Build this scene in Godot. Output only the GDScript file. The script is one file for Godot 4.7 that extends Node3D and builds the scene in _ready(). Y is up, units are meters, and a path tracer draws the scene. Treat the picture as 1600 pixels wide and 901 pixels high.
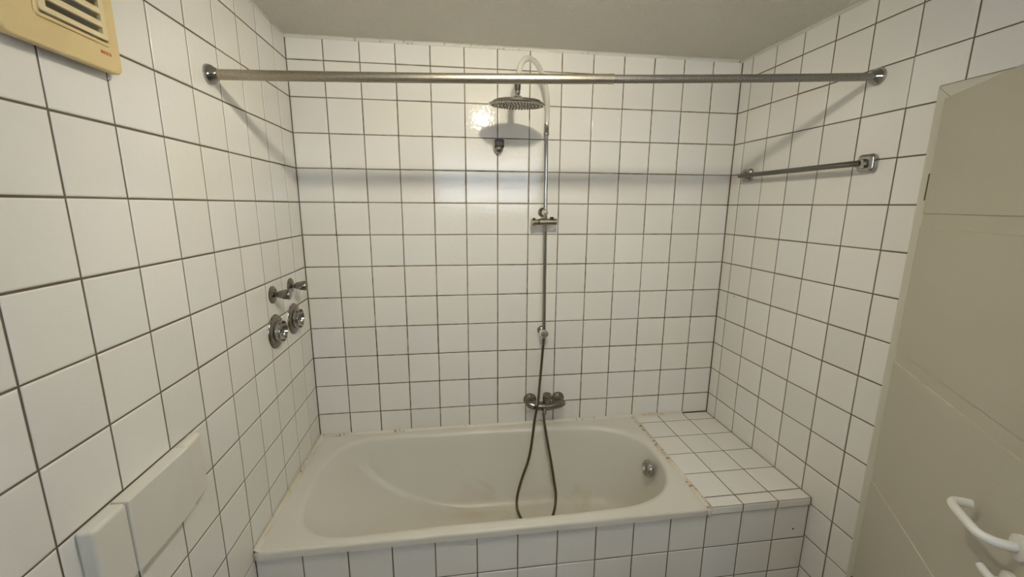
extends Node3D
# Tiled bathroom with a bathtub. x runs along the back wall, z towards the viewer, y up from the floor.

const W := 2.156          # room width
const DEPTH := 3.0        # room depth
const CEIL := 2.445
const RIM := 0.55         # height of the tub rim and the ledge
const PX := 0.154         # tile pitch along the back wall
const PY := 0.1526        # tile pitch up the walls
const TOP := 2.5          # height of tile line zero (just above the ceiling)
const JOINT := 0.004

var rng := RandomNumberGenerator.new()
var M := {}
var taken := {}
var tile_meshes := {}
var tile_mats := []

# ---------------------------------------------------------------- helpers
func at(x: float, y: float, z: float) -> Vector3:      # y measured from tile line zero
	return Vector3(x, TOP + y, z)

func numbered(called: String) -> String:
	var n: int = taken.get(called, 0)
	taken[called] = n + 1
	return called if n == 0 else "%s_%03d" % [called, n]

func tag(o: Node, label: String, category := "", group := "", kind := "") -> void:
	if label: o.set_meta("label", label)
	if category: o.set_meta("category", category)
	if group: o.set_meta("group", group)
	if kind: o.set_meta("kind", kind)

func thing(called: String, label: String, category: String, pos := Vector3.ZERO) -> Node3D:
	var o := Node3D.new()
	o.name = numbered(called)
	o.position = pos
	tag(o, label, category)
	add_child(o, true)
	return o

func part(called: String, mesh: Mesh, mat: Material, parent: Node, tr := Transform3D.IDENTITY, label := "") -> MeshInstance3D:
	var o := MeshInstance3D.new()
	o.name = called
	o.mesh = mesh
	o.material_override = mat
	o.transform = tr
	o.cast_shadow = GeometryInstance3D.SHADOW_CASTING_SETTING_ON
	if label: o.set_meta("label", label)
	parent.add_child(o, true)
	return o

func struct(called: String, mesh: Mesh, mat: Material, label: String, category: String, tr := Transform3D.IDENTITY) -> MeshInstance3D:
	var o := part(called, mesh, mat, self, tr)
	tag(o, label, category, "", "structure")
	return o

func sto() -> SurfaceTool:
	var s := SurfaceTool.new()
	s.begin(Mesh.PRIMITIVE_TRIANGLES)
	return s

func tri(s: SurfaceTool, a: Vector3, b: Vector3, c: Vector3, na: Vector3, nb: Vector3, nc: Vector3, ca := Color.WHITE, cb := Color.WHITE, cc := Color.WHITE) -> void:
	var g := (b - a).cross(c - a)
	if g.length_squared() < 1e-18: return
	if g.dot(na + nb + nc) > 0.0:
		var t := b; b = c; c = t
		var tn := nb; nb = nc; nc = tn
		var tc := cb; cb = cc; cc = tc
	s.set_color(ca); s.set_normal(na); s.add_vertex(a)
	s.set_color(cb); s.set_normal(nb); s.add_vertex(b)
	s.set_color(cc); s.set_normal(nc); s.add_vertex(c)

func quad(s: SurfaceTool, a: Vector3, b: Vector3, c: Vector3, d: Vector3, na: Vector3, nb: Vector3, nc: Vector3, nd: Vector3) -> void:
	tri(s, a, b, c, na, nb, nc)
	tri(s, a, c, d, na, nc, nd)

# a box with rounded edges, centred on the origin; add_rbox joins several into one mesh
func add_rbox(s: SurfaceTool, size: Vector3, r: float, tr := Transform3D.IDENTITY, seg := 3) -> void:
	var h := size * 0.5
	r = minf(r, minf(h.x, minf(h.y, h.z)) * 0.999)
	for axis in 3:
		var u := (axis + 1) % 3
		var v := (axis + 2) % 3
		var cu := []
		var cv := []
		for k in seg + 1:
			cu.append(-h[u] + r * (1.0 - tan(PI / 4 * (1.0 - float(k) / seg))))
			cv.append(-h[v] + r * (1.0 - tan(PI / 4 * (1.0 - float(k) / seg))))
		for k in seg + 1:
			cu.append(-cu[seg - k])
			cv.append(-cv[seg - k])
		for sgn in [-1.0, 1.0]:
			var ps := []
			var ns := []
			for i in cu.size():
				for j in cv.size():
					var p := Vector3.ZERO
					p[axis] = sgn * h[axis]; p[u] = cu[i]; p[v] = cv[j]
					var q := p.clamp(-(h - Vector3.ONE * r), h - Vector3.ONE * r)
					var n := (p - q).normalized()
					ps.append(tr * (q + n * r)); ns.append((tr.basis * n).normalized())
			var m := cv.size()
			for i in cu.size() - 1:
				for j in m - 1:
					var a := i * m + j
					quad(s, ps[a], ps[a + m], ps[a + m + 1], ps[a + 1], ns[a], ns[a + m], ns[a + m + 1], ns[a + 1])

func rbox(size: Vector3, r: float, seg := 3) -> Mesh:
	var s := sto()
	add_rbox(s, size, r, Transform3D.IDENTITY, seg)
	return s.commit()

# profile of Vector2(radius, height) turned about the y axis; corners sharper than ~35 degrees stay sharp
func add_lathe(s: SurfaceTool, prof: Array, tr := Transform3D.IDENTITY, n := 32) -> void:
	for k in prof.size() - 1:
		var a: Vector2 = prof[k]
		var b: Vector2 = prof[k + 1]
		var d := (b - a).normalized()
		var me := Vector2(d.y, -d.x)
		var n0 := me
		var n1 := me
		if k > 0:
			var e: Vector2 = (a - prof[k - 1]).normalized()
			if e.dot(d) > 0.8: n0 = (me + Vector2(e.y, -e.x)).normalized()
		if k < prof.size() - 2:
			var e: Vector2 = (prof[k + 2] - b).normalized()
			if e.dot(d) > 0.8: n1 = (me + Vector2(e.y, -e.x)).normalized()
		for i in n:
			var t0 := TAU * i / n
			var t1 := TAU * (i + 1) / n
			var c0 := Vector3(cos(t0), 0, sin(t0))
			var c1 := Vector3(cos(t1), 0, sin(t1))
			var up := Vector3.UP
			quad(s, tr * (c0 * a.x + up * a.y), tr * (c1 * a.x + up * a.y), tr * (c1 * b.x + up * b.y), tr * (c0 * b.x + up * b.y),
				tr.basis * (c0 * n0.x + up * n0.y), tr.basis * (c1 * n0.x + up * n0.y), tr.basis * (c1 * n1.x + up * n1.y), tr.basis * (c0 * n1.x + up * n1.y))

func lathe(prof: Array, n := 32) -> Mesh:
	var s := sto()
	add_lathe(s, prof, Transform3D.IDENTITY, n)
	return s.commit()

# points through the given ones
func smooth(pts: Array, per := 8, closed := false) -> Array:
	var out := []
	var n := pts.size()
	var last := n if closed else n - 1
	for i in last:
		var p0 = pts[(i - 1 + n) % n] if closed else pts[maxi(i - 1, 0)]
		var p1 = pts[i]
		var p2 = pts[(i + 1) % n]
		var p3 = pts[(i + 2) % n] if closed else pts[mini(i + 2, n - 1)]
		for k in per:
			out.append(p1.cubic_interpolate(p2, p0, p3, float(k) / per))
	if not closed: out.append(pts[n - 1])
	return out

# round tube along points; radius may be a number or one value per point
func add_tube(s: SurfaceTool, pts: Array, radius, n := 16, caps := true) -> void:
	var rings := []
	var norms := []
	var t: Vector3 = (pts[1] - pts[0]).normalized()
	var side := t.cross(Vector3.UP if absf(t.y) < 0.9 else Vector3.RIGHT).normalized()
	for i in pts.size():
		var d: Vector3 = (pts[mini(i + 1, pts.size() - 1)] - pts[maxi(i - 1, 0)]).normalized()
		side = (side - d * side.dot(d)).normalized()
		var other := d.cross(side)
		var r: float = radius[i] if radius is Array else radius
		var ring := []
		var nn := []
		for k in n:
			var v := side * cos(TAU * k / n) + other * sin(TAU * k / n)
			ring.append(pts[i] + v * r); nn.append(v)
		rings.append(ring); norms.append(nn)
	for i in pts.size() - 1:
		for k in n:
			var m := (k + 1) % n
			quad(s, rings[i][k], rings[i][m], rings[i + 1][m], rings[i + 1][k], norms[i][k], norms[i][m], norms[i + 1][m], norms[i + 1][k])
	if caps:
		for e in [0, pts.size() - 1]:
			var d: Vector3 = (pts[0] - pts[1]).normalized() if e == 0 else (pts[-1] - pts[-2]).normalized()
			for k in n:
				tri(s, pts[e], rings[e][k], rings[e][(k + 1) % n], d, d, d)

func tube(pts: Array, radius, n := 16, caps := true) -> Mesh:
	var s := sto()
	add_tube(s, pts, radius, n, caps)
	return s.commit()

# turns local y (the lathe axis) towards a direction
func aim(pos: Vector3, dir: Vector3) -> Transform3D:
	var y := dir.normalized()
	var x := y.cross(Vector3.UP if absf(y.y) < 0.9 else Vector3.RIGHT).normalized()
	return Transform3D(Basis(x, y, x.cross(y)), pos)

# ---------------------------------------------------------------- materials
func mat(color: Color, rough: float, metal := 0.0, spec := 0.5) -> StandardMaterial3D:
	var m := StandardMaterial3D.new()
	m.albedo_color = color
	m.roughness = rough
	m.metallic = metal
	m.metallic_specular = spec
	return m

func noise_image(seed_: int, freq: float, octaves: int, size := 256) -> Image:
	var n := FastNoiseLite.new()
	n.seed = seed_
	n.noise_type = FastNoiseLite.TYPE_SIMPLEX_SMOOTH
	n.frequency = freq
	n.fractal_octaves = octaves
	return n.get_seamless_image(size, size)

func ramp_texture(img: Image, stops: Array) -> ImageTexture:
	var g := Gradient.new()
	var offs := PackedFloat32Array()
	var cols := PackedColorArray()
	for s in stops:
		offs.append(s[0]); cols.append(s[1])
	g.offsets = offs
	g.colors = cols
	var out := Image.create(img.get_width(), img.get_height(), true, Image.FORMAT_RGB8)
	for y in img.get_height():
		for x in img.get_width():
			out.set_pixel(x, y, g.sample(img.get_pixel(x, y).r))
	out.generate_mipmaps()
	return ImageTexture.create_from_image(out)

func bump(m: StandardMaterial3D, img: Image, strength: float, scale: float) -> void:
	var b := img.duplicate()
	b.convert(Image.FORMAT_RGBA8)
	b.bump_map_to_normal_map(strength)
	m.normal_enabled = true
	m.normal_texture = ImageTexture.create_from_image(b)
	m.normal_scale = 1.0
	m.uv1_triplanar = true
	m.uv1_world_triplanar = true
	m.uv1_scale = Vector3.ONE * scale

func make_materials() -> void:
	var soft := noise_image(3, 0.02, 3)
	var fine := noise_image(7, 0.08, 4)
	# glazed tiles: five near-identical whites, the glaze faintly wavy
	for k in 5:
		var t: Color = [Color(0.905, 0.895, 0.872), Color(0.915, 0.906, 0.886), Color(0.893, 0.884, 0.862), Color(0.908, 0.896, 0.868), Color(0.9, 0.894, 0.878)][k]
		var m := mat(t, 0.045, 0.0, 0.5)
		bump(m, soft, 0.55, 7.0)
		tile_mats.append(m)
	M.tile = tile_mats[0]
	M.grout = mat(Color.WHITE, 0.92, 0.0, 0.3)
	M.grout.vertex_color_use_as_albedo = true
	M.plain_grout = mat(Color(0.42, 0.38, 0.33), 0.92, 0.0, 0.3)
	M.caulk = mat(Color.WHITE, 0.5)
	M.caulk.vertex_color_use_as_albedo = true
	M.ceiling = mat(Color(0.86, 0.845, 0.8), 0.95, 0.0, 0.2)
	bump(M.ceiling, noise_image(21, 0.07, 4, 512), 5.0, 2.2)
	M.enamel = mat(Color.WHITE, 0.33, 0.0, 0.5)
	M.enamel.vertex_color_use_as_albedo = true
	M.chrome = mat(Color(0.66, 0.655, 0.645), 0.09, 1.0)  # base colour lowered to imitate reflections of a dark room
	M.steel = mat(Color(0.45, 0.445, 0.43), 0.2, 1.0)  # towel bar chrome; dark reflections put into the base colour
	M.nickel = mat(Color(0.68, 0.655, 0.6), 0.3, 1.0)
	M.bright_chrome = mat(Color(0.9, 0.9, 0.9), 0.06, 1.0)
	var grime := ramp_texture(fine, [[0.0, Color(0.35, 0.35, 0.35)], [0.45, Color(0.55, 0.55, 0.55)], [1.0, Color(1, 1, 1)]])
	M.dimmed_old_chrome = mat(Color(0.53, 0.515, 0.485), 0.34, 1.0)  # grimy old chrome, base also darkened in place of dark reflections
	M.dimmed_old_chrome.roughness_texture = grime
	M.dimmed_old_chrome.uv1_triplanar = true
	M.dimmed_old_chrome.uv1_scale = Vector3.ONE * 9.0
	M.tube_big = mat(Color(0.72, 0.695, 0.64), 0.38, 1.0)
	M.tube_big.albedo_texture = ramp_texture(fine, [[0.0, Color(0.84, 0.82, 0.79)], [0.5, Color(0.95, 0.94, 0.92)], [1.0, Color(1, 1, 1)]])
	M.tube_big.uv1_triplanar = true
	M.tube_big.uv1_scale = Vector3(3, 12, 12)
	M.tube_small = mat(Color(0.66, 0.65, 0.63), 0.48, 1.0)
	M.tube_small.albedo_texture = ramp_texture(fine, [[0.0, Color(0.5, 0.48, 0.45)], [0.35, Color(0.88, 0.87, 0.85)], [1.0, Color(1, 1, 1)]])
	M.tube_small.uv1_triplanar = true
	M.tube_small.uv1_scale = Vector3(5, 14, 14)
	M.hose = mat(Color(0.42, 0.38, 0.31), 0.38, 1.0)
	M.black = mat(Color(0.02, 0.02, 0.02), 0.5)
	M.vinyl = mat(Color(0.87, 0.86, 0.82, 0.5), 0.25)
	M.vinyl.transparency = BaseMaterial3D.TRANSPARENCY_ALPHA
	M.rubber = mat(Color(0.92, 0.91, 0.88), 0.45)
	M.nozzle = mat(Color(0.5, 0.49, 0.46), 0.7)
	M.cream = mat(Color(0.845, 0.755, 0.555), 0.42)
	bump(M.cream, fine, 1.2, 14.0)
	M.pale_cream = mat(Color(0.865, 0.805, 0.65), 0.42)
	M.duct = mat(Color(0.78, 0.75, 0.68), 0.8)
	M.red = mat(Color(0.62, 0.1, 0.06), 0.5)
	M.white_plastic = mat(Color(0.85, 0.84, 0.8), 0.32)
	M.nylon = mat(Color(0.9, 0.9, 0.88), 0.2)
	M.door_paint = mat(Color(0.755, 0.735, 0.67), 0.5)
	bump(M.door_paint, fine, 0.8, 12.0)
	M.frame_paint = mat(Color(0.8, 0.785, 0.73), 0.4)
	M.floor = mat(Color(0.62, 0.6, 0.56), 0.4)
	M.plaster = mat(Color(0.84, 0.83, 0.8), 0.9)
	M.glass = mat(Color(0.9, 0.92, 0.93), 0.6)              # frosted bathroom glass: lets light through scattered
	M.glass.backlight_enabled = true
	M.glass.backlight = Color(1, 1, 1)
	M.porcelain = mat(Color(0.9, 0.89, 0.86), 0.25)
	M.globe = mat(Color(0.95, 0.93, 0.88), 0.3)
	M.globe.emission_enabled = true
	M.globe.emission = Color(1.0, 0.95, 0.82)
	M.globe.emission_energy_multiplier = 7.0

# ---------------------------------------------------------------- tiles
func tile_mesh(w: float, h: float) -> Mesh:            # glazed tile with softly rounded edges, front face at z = 0
	var key := Vector2i(roundi(w * 2000), roundi(h * 2000))
	if tile_meshes.has(key): return tile_meshes[key]
	var s := sto()
	var rings := []                                     # inset, depth, tilt of the normal
	for a in [[0.0045, 0.0, 0.0], [0.0015, -0.0003, 0.42], [0.0, -0.0013, 1.15]]:
		var ps := []
		var ns := []
		for c in [Vector2(-1, -1), Vector2(1, -1), Vector2(1, 1), Vector2(-1, 1)]:
			ps.append(Vector3(c.x * (w / 2 - a[0]), c.y * (h / 2 - a[0]), a[1]))
			ns.append(c)
		rings.append([ps, ns, a[2]])
	var f := Vector3.BACK
	quad(s, rings[0][0][0], rings[0][0][1], rings[0][0][2], rings[0][0][3], f, f, f, f)
	for k in 2:
		for e in 4:
			var g := (e + 1) % 4
			var out: Vector3 = [Vector3.DOWN, Vector3.RIGHT, Vector3.UP, Vector3.LEFT][e]
			var n0 := (f * cos(rings[k][2]) + out * sin(rings[k][2])).normalized()
			var n1 := (f * cos(rings[k + 1][2]) + out * sin(rings[k + 1][2])).normalized()
			quad(s, rings[k][0][e], rings[k][0][g], rings[k + 1][0][g], rings[k + 1][0][e], n0, n0, n1, n1)
	for e in 4:
		var g := (e + 1) % 4
		var out: Vector3 = [Vector3.DOWN, Vector3.RIGHT, Vector3.UP, Vector3.LEFT][e]
		var d := Vector3(0, 0, -0.0035)
		quad(s, rings[2][0][e], rings[2][0][g], rings[2][0][g] + d, rings[2][0][e] + d, out, out, out, out)
	var m := s.commit()
	tile_meshes[key] = m
	return m

# tiles between the joint lines us (along) and vs (up) in the plane given by tr; parts of parent, or joined into one where rest is given
func tiles(parent: Node, us: Array, vs: Array, tr: Transform3D, rest: SurfaceTool = null, gap := Rect2()) -> void:
	for i in us.size() - 1:
		for j in vs.size() - 1:
			var w: float = absf(us[i + 1] - us[i]) - JOINT + rng.randf_range(-0.0006, 0.0004)
			var h: float = absf(vs[j + 1] - vs[j]) - JOINT + rng.randf_range(-0.0006, 0.0004)
			w = snappedf(w, 0.0005); h = snappedf(h, 0.0005)
			if w < 0.008 or h < 0.008: continue
			var b := Basis.from_euler(Vector3(rng.randf_range(-1, 1), rng.randf_range(-1, 1), 0) * 0.0013 * minf(1.0, 0.1 / maxf(w, h)))
			var p := Vector3((us[i] + us[i + 1]) / 2 + rng.randf_range(-0.0003, 0.0003), (vs[j] + vs[j + 1]) / 2 + rng.randf_range(-0.0003, 0.0003), 0)
			if gap.has_area() and gap.encloses(Rect2(minf(us[i], us[i + 1]), minf(vs[j], vs[j + 1]), absf(us[i + 1] - us[i]), absf(vs[j + 1] - vs[j]))): continue
			var t := tr * Transform3D(b, p)
			if rest:
				rest.append_from(tile_mesh(w, h), 0, t)
			else:
				part("tile", tile_mesh(w, h), tile_mats[rng.randi() % tile_mats.size()], parent, t)

func lines(from: float, to: float, first: float, pitch: float) -> Array:
	var out := [from]
	var v := first
	while v < to - 0.006:
		if v > from + 0.006: out.append(v)
		v += pitch
	out.append(to)
	return out

func box_at(lo: Vector3, hi: Vector3, s: SurfaceTool) -> void:
	add_rbox(s, hi - lo, 0.0005, Transform3D(Basis.IDENTITY, (lo + hi) / 2), 1)

func slab(boxes: Array) -> Mesh:
	var s := sto()
	for b in boxes: box_at(b[0], b[1], s)
	return s.commit()

# ---------------------------------------------------------------- scene
func _ready() -> void:
	rng.seed = 20
	# camera
	var cam := Camera3D.new()
	cam.name = "camera"
	cam.position = at(0.71, -0.7728, 2.0881)
	cam.rotation = Vector3(-0.1961, -0.137, 0.0062)
	cam.fov = rad_to_deg(2.0 * atan(450.5 / 651.639))
	cam.near = 0.02
	add_child(cam)
	cam.current = true
	# sky: overcast daylight that enters through the window behind the viewer
	var env := Environment.new()
	var sky := Sky.new()
	var sm := ProceduralSkyMaterial.new()
	sm.sky_top_color = Color(0.85, 0.9, 0.98)
	sm.sky_horizon_color = Color(0.94, 0.95, 0.97)
	sm.ground_bottom_color = Color(0.3, 0.3, 0.29)
	sm.ground_horizon_color = Color(0.55, 0.56, 0.57)
	sm.sky_energy_multiplier = 5.2
	sm.ground_energy_multiplier = 5.2
	sky.sky_material = sm
	env.background_mode = Environment.BG_SKY
	env.sky = sky
	env.tonemap_mode = Environment.TONE_MAPPER_LINEAR
	env.tonemap_exposure = 1.0
	env.sdfgi_enabled = true
	env.ssao_enabled = true
	env.ssil_enabled = true
	var we := WorldEnvironment.new()
	we.name = "environment"
	we.environment = env
	add_child(we)

	make_materials()
	build_shell()
	build_ledge_and_apron()
	build_bathtub()
	build_ceiling_lamp(Vector3(0.932, CEIL, 1.33))
	build_door()
	build_curtain_rod()
	build_shower()
	build_hose()
	build_mixer()
	build_hook()
	build_towel_rail()
	build_taps()
	build_fan_cover()
	build_flush_plate()

func build_ceiling_lamp(p: Vector3) -> void:
	# ceiling lamp with domed bulb; spot housing and tilt added to imitate lens vignetting
	var o := thing("ceiling_lamp", "small white ceiling lamp with a frosted warm bulb, spot tilt added to dim the side walls", "lamp", p)
	var dir := Vector3(-0.03, -0.66, -0.75).normalized()
	var front := Vector3(0, -0.073, 0.0)
	part("lamp_base", lathe([Vector2(0.0, 0.0), Vector2(0.045, 0.0), Vector2(0.045, -0.01), Vector2(0.04, -0.014), Vector2(0.0, -0.014)]), M.porcelain, o, Transform3D(Basis.IDENTITY, Vector3(0, 0, 0.06)))
	part("arm", tube([Vector3(0, -0.01, 0.06), front - dir * 0.05], 0.008, 14), M.porcelain, o)
	part("lamp_housing", lathe([Vector2(0.0, -0.075), Vector2(0.024, -0.072), Vector2(0.034, -0.05), Vector2(0.037, -0.012), Vector2(0.0355, -0.012), Vector2(0.032, -0.048), Vector2(0.0, -0.068)], 36), M.porcelain, o, aim(front, dir))
	var prof := []
	for k in 11:
		var a := PI / 2 * k / 10.0
		prof.append(Vector2(0.034 * cos(a), -0.014 + 0.03 * sin(a)))
	part("lamp_bulb", lathe(prof, 36), M.globe, o, aim(front, dir))
	var warm := Color(1.0, 0.964, 0.865)
	var l := SpotLight3D.new()  # wide cone shaped to dim the side walls as lens vignetting would
	l.name = "vignette_spot"
	l.transform = Transform3D(Basis.looking_at(dir, Vector3.UP), front + dir * 0.004)
	l.light_color = warm
	l.light_energy = 1.02
	l.light_size = 0.034
	l.spot_angle = 89.5
	l.spot_angle_attenuation = 1.0
	l.spot_range = 8.0
	l.spot_attenuation = 2.0
	l.shadow_enabled = true
	o.add_child(l)
	var w := OmniLight3D.new()
	w.name = "bulb_light"
	w.position = front + dir * 0.004
	w.light_color = warm
	w.light_energy = 0.06
	w.light_size = 0.034
	w.omni_range = 8.0
	w.omni_attenuation = 2.0
	w.shadow_enabled = true
	o.add_child(w)

# grout face of the back wall: cement grey, browner and mould-flecked in the wet zone above the tub
func grout_face() -> Mesh:
	var s := sto()
	var n := FastNoiseLite.new()
	n.seed = 5
	n.noise_type = FastNoiseLite.TYPE_SIMPLEX_SMOOTH
	n.frequency = 22.0
	n.fractal_octaves = 3
	var coarse := FastNoiseLite.new()
	coarse.seed = 9
	coarse.frequency = 2.2
	var nx := 216
	var ny := 196
	var bottom := 0.5
	var col := func(i, j):
		var x: float = W * i / nx
		var y: float = bottom + (CEIL - bottom) * j / ny
		var wet := smoothstep(1.6, 0.75, y) * 0.75 + 0.5 * coarse.get_noise_2d(x, y)
		var k := clampf((n.get_noise_2d(x, y) + wet - 0.1) * 1.6, 0.0, 1.0)
		var pale := clampf((coarse.get_noise_2d(x * 1.3 + 7.0, y * 3.0) - 0.42) * 6.0, 0.0, 1.0)
		return Color(0.2, 0.175, 0.135).lerp(Color(0.04, 0.028, 0.018), k).lerp(Color(0.42, 0.38, 0.3), pale * 0.8)
	var z := -0.0016
	for i in nx:
		for j in ny:
			var p := []
			var c := []
			for d in [[0, 0], [1, 0], [1, 1], [0, 1]]:
				p.append(Vector3(W * (i + d[0]) / nx, bottom + (CEIL - bottom) * (j + d[1]) / ny, z))
				c.append(col.call(i + d[0], j + d[1]))
			tri(s, p[0], p[1], p[2], Vector3.BACK, Vector3.BACK, Vector3.BACK, c[0], c[1], c[2])
			tri(s, p[0], p[2], p[3], Vector3.BACK, Vector3.BACK, Vector3.BACK, c[0], c[2], c[3])
	return s.commit()

func build_shell() -> void:
	var t := 0.12
	var g := 0.0016
	# floor, ceiling
	struct("floor", slab([[Vector3(-t, -0.1, -t), Vector3(W + t, 0, DEPTH + t)]]), M.floor, "plain grey bathroom floor below the tub panel", "floor")
	struct("ceiling", slab([[Vector3(-t, CEIL, -t), Vector3(W + t, CEIL + 0.1, DEPTH + t)]]), M.ceiling, "rough painted off-white ceiling above the tiled walls", "ceiling")
	# ragged lip of ceiling paint that laps onto the top of the tiles
	var ceil_node: Node = get_node("ceiling")
	var base := [Color(0.66, 0.64, 0.57), Color(0.56, 0.53, 0.45), Color(0.2, 0.17, 0.12)]
	caulk_strip(along(Vector3(0.0, CEIL, 0.0), Vector3(W, CEIL, 0.0), 0.006, 0.004), [Vector3(0, -0.013, 0.0006), Vector3(0, -0.011, 0.0022), Vector3(0, -0.005, 0.003), Vector3(0, 0.004, 0.011)], 80, -0.02, "paint_edge", ceil_node, base)
	caulk_strip(along(Vector3(0.0, CEIL, 0.0), Vector3(0.0, CEIL, 1.9), 0.006, 0.003), [Vector3(0.0006, -0.008, 0), Vector3(0.002, -0.007, 0), Vector3(0.003, -0.002, 0), Vector3(0.01, 0.004, 0)], 82, -0.2, "paint_edge", ceil_node, base)
	caulk_strip(along(Vector3(W, CEIL, 0.0), Vector3(W, CEIL, 1.9), 0.006, 0.003), [Vector3(-0.0006, -0.012, 0), Vector3(-0.002, -0.01, 0), Vector3(-0.003, -0.004, 0), Vector3(-0.01, 0.004, 0)], 84, -0.2, "paint_edge", ceil_node, base)
	# back wall
	var rows := [CEIL]
	for j in range(1, 17): rows.append(TOP - j * PY)
	rows.append(0.0)
	rows.reverse()
	var back := struct("wall_back", slab([[Vector3(-t, 0, -t), Vector3(W + t, CEIL, -g - 0.0004)]]), M.plain_grout, "white square-tiled back wall with dark joints behind the bathtub", "wall")
	part("grout", grout_face(), M.grout, back, Transform3D.IDENTITY, "grey-brown grout, darker with mould near the tub")
	var cols := []
	for i in 15: cols.append(i * PX)
	cols[14] = W
	var seen := [RIM]
	for y in rows:
		if y > RIM + 0.01: seen.append(y)
	tiles(back, cols, seen, Transform3D.IDENTITY)
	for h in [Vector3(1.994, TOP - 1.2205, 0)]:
		part("dark_hole_disc", lathe([Vector2(0.0, 0.0006), Vector2(0.0035, 0.0006), Vector2(0.0035, -0.001)], 12), M.black, back, aim(h, Vector3.BACK))  # black disc stands in for the shade inside a drilled hole
	# left wall: local x runs towards the back wall
	var lt := Transform3D(Basis(Vector3.UP, PI / 2), Vector3.ZERO)
	var left := struct("wall_left", slab([[Vector3(-t, 0, -t), Vector3(-g, CEIL, 1.0435)], [Vector3(-t, 0, 1.2), Vector3(-g, CEIL, DEPTH + t)], [Vector3(-t, 0, 1.0435), Vector3(-g, TOP - 0.446, 1.2)], [Vector3(-t, TOP - 0.258, 1.0435), Vector3(-g, CEIL, 1.2)]]), M.plain_grout, "white square-tiled left wall with grey joints", "wall")
	var lz := lines(0.0, DEPTH, 0.1266, 0.15263)
	var near := []
	var far := []
	for z in lz:
		if z < 1.82: near.append(-z)
		if z > 1.65: far.append(-z)
	var wall_rows := rows.duplicate()
	tiles(left, near, wall_rows, lt, null, Rect2(-1.2, TOP - 0.46, 0.16, 0.31))   # no tiles over the fan duct
	var s := sto()
	tiles(left, far, wall_rows, lt, s)
	part("tiles", s.commit(), M.tile, left).set_meta("kind", "stuff")
	# right wall with the door opening: local x runs towards the viewer
	var d0 := 0.935
	var d1 := 1.775
	var dh := TOP - 0.416
	var rt := Transform3D(Basis(Vector3.UP, -PI / 2), Vector3(W, 0, 0))
	var right := struct("wall_right", slab([[Vector3(W + g, 0, -t), Vector3(W + t, CEIL, d0 + 0.02)], [Vector3(W + g, dh - 0.02, d0 + 0.02), Vector3(W + t, CEIL, d1 - 0.02)], [Vector3(W + g, 0, d1 - 0.02), Vector3(W + t, CEIL, DEPTH + t)]]), M.plain_grout, "white square-tiled right wall with the open door in it", "wall")
	var rz := lines(0.0, DEPTH, 0.0756, 0.15357)
	var beside := []
	var above := [d0]
	var beyond := [d1]
	for z in rz:
		if z < d0 - 0.01: beside.append(z)
		elif z < d1: above.append(z)
		else: beyond.append(z)
	beside.append(d0)
	above.append(d1)
	tiles(right, beside.slice(0, -1), wall_rows, rt)
	var cut := []
	var up := []
	for y in rows:
		if y < dh: cut.append(y)
		else: up.append(y)
	tiles(right, beside.slice(-2), cut, rt)             # beside the frame, below its corner
	# the tile at the corner of the frame is cut to an L
	var l := sto()
	var x0: float = beside[-2] + JOINT / 2
	var x1: float = above[1] - JOINT / 2
	var y0: float = cut[-1] + JOINT / 2
	var y1: float = up[0] - JOINT / 2
	var f0 := Vector3.BACK
	for q in [[x0, d0 - 0.002, y0, y1], [d0 - 0.002, x1, dh + 0.002, y1]]:
		quad(l, Vector3(q[0], q[2], 0), Vector3(q[1], q[2], 0), Vector3(q[1], q[3], 0), Vector3(q[0], q[3], 0), f0, f0, f0, f0)
	var rim := [Vector2(x0, y0), Vector2(d0 - 0.002, y0), Vector2(d0 - 0.002, dh + 0.002), Vector2(x1, dh + 0.002), Vector2(x1, y1), Vector2(x0, y1)]
	for i in 6:
		var p: Vector2 = rim[i]
		var q: Vector2 = rim[(i + 1) % 6]
		var nn := Vector3(q.y - p.y, p.x - q.x, 0).normalized()
		quad(l, Vector3(p.x, p.y, 0), Vector3(q.x, q.y, 0), Vector3(q.x, q.y, -0.005), Vector3(p.x, p.y, -0.005), nn, nn, nn, nn)
	part("tile", l.commit(), tile_mats[1], right, rt)
	tiles(right, [beside[-2], above[1]], up, rt)
	var over := [dh]
	over.append_array(up)
	tiles(right, above.slice(1), over, rt)
	s = sto()
	tiles(right, beyond, wall_rows, rt, s)
	part("tiles", s.commit(), M.tile, right).set_meta("kind", "stuff")
	part("dark_hole_disc", lathe([Vector2(0.0, 0.0006), Vector2(0.003, 0.0006), Vector2(0.003, -0.001)], 12), M.black, right, aim(Vector3(W, TOP - 1.232, 0.13), Vector3.LEFT))  # flat black disc, painted for the dark inside a drilled hole
	# wall behind the viewer with the window that lets the daylight in
	var wx0 := 0.45
	var wx1 := 1.75
	var wy0 := 1.6
	var wy1 := 2.36
	struct("wall_front", slab([[Vector3(0, 0, DEPTH), Vector3(wx0, CEIL, DEPTH + t)], [Vector3(wx1, 0, DEPTH), Vector3(W, CEIL, DEPTH + t)], [Vector3(wx0, 0, DEPTH), Vector3(wx1, wy0, DEPTH + t)], [Vector3(wx0, wy1, DEPTH), Vector3(wx1, CEIL, DEPTH + t)]]), M.plaster, "plain plaster wall with the window, opposite the bathtub", "wall")
	var f := sto()
	var b := 0.05
	for r in [[wx0, wx0 + b, wy0, wy1], [wx1 - b, wx1, wy0, wy1], [wx0 + b, wx1 - b, wy0, wy0 + b], [wx0 + b, wx1 - b, wy1 - b, wy1]]:
		add_rbox(f, Vector3(r[1] - r[0], r[3] - r[2], 0.06), 0.004, Transform3D(Basis.IDENTITY, Vector3((r[0] + r[1]) / 2, (r[2] + r[3]) / 2, DEPTH + 0.06)), 2)
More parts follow.
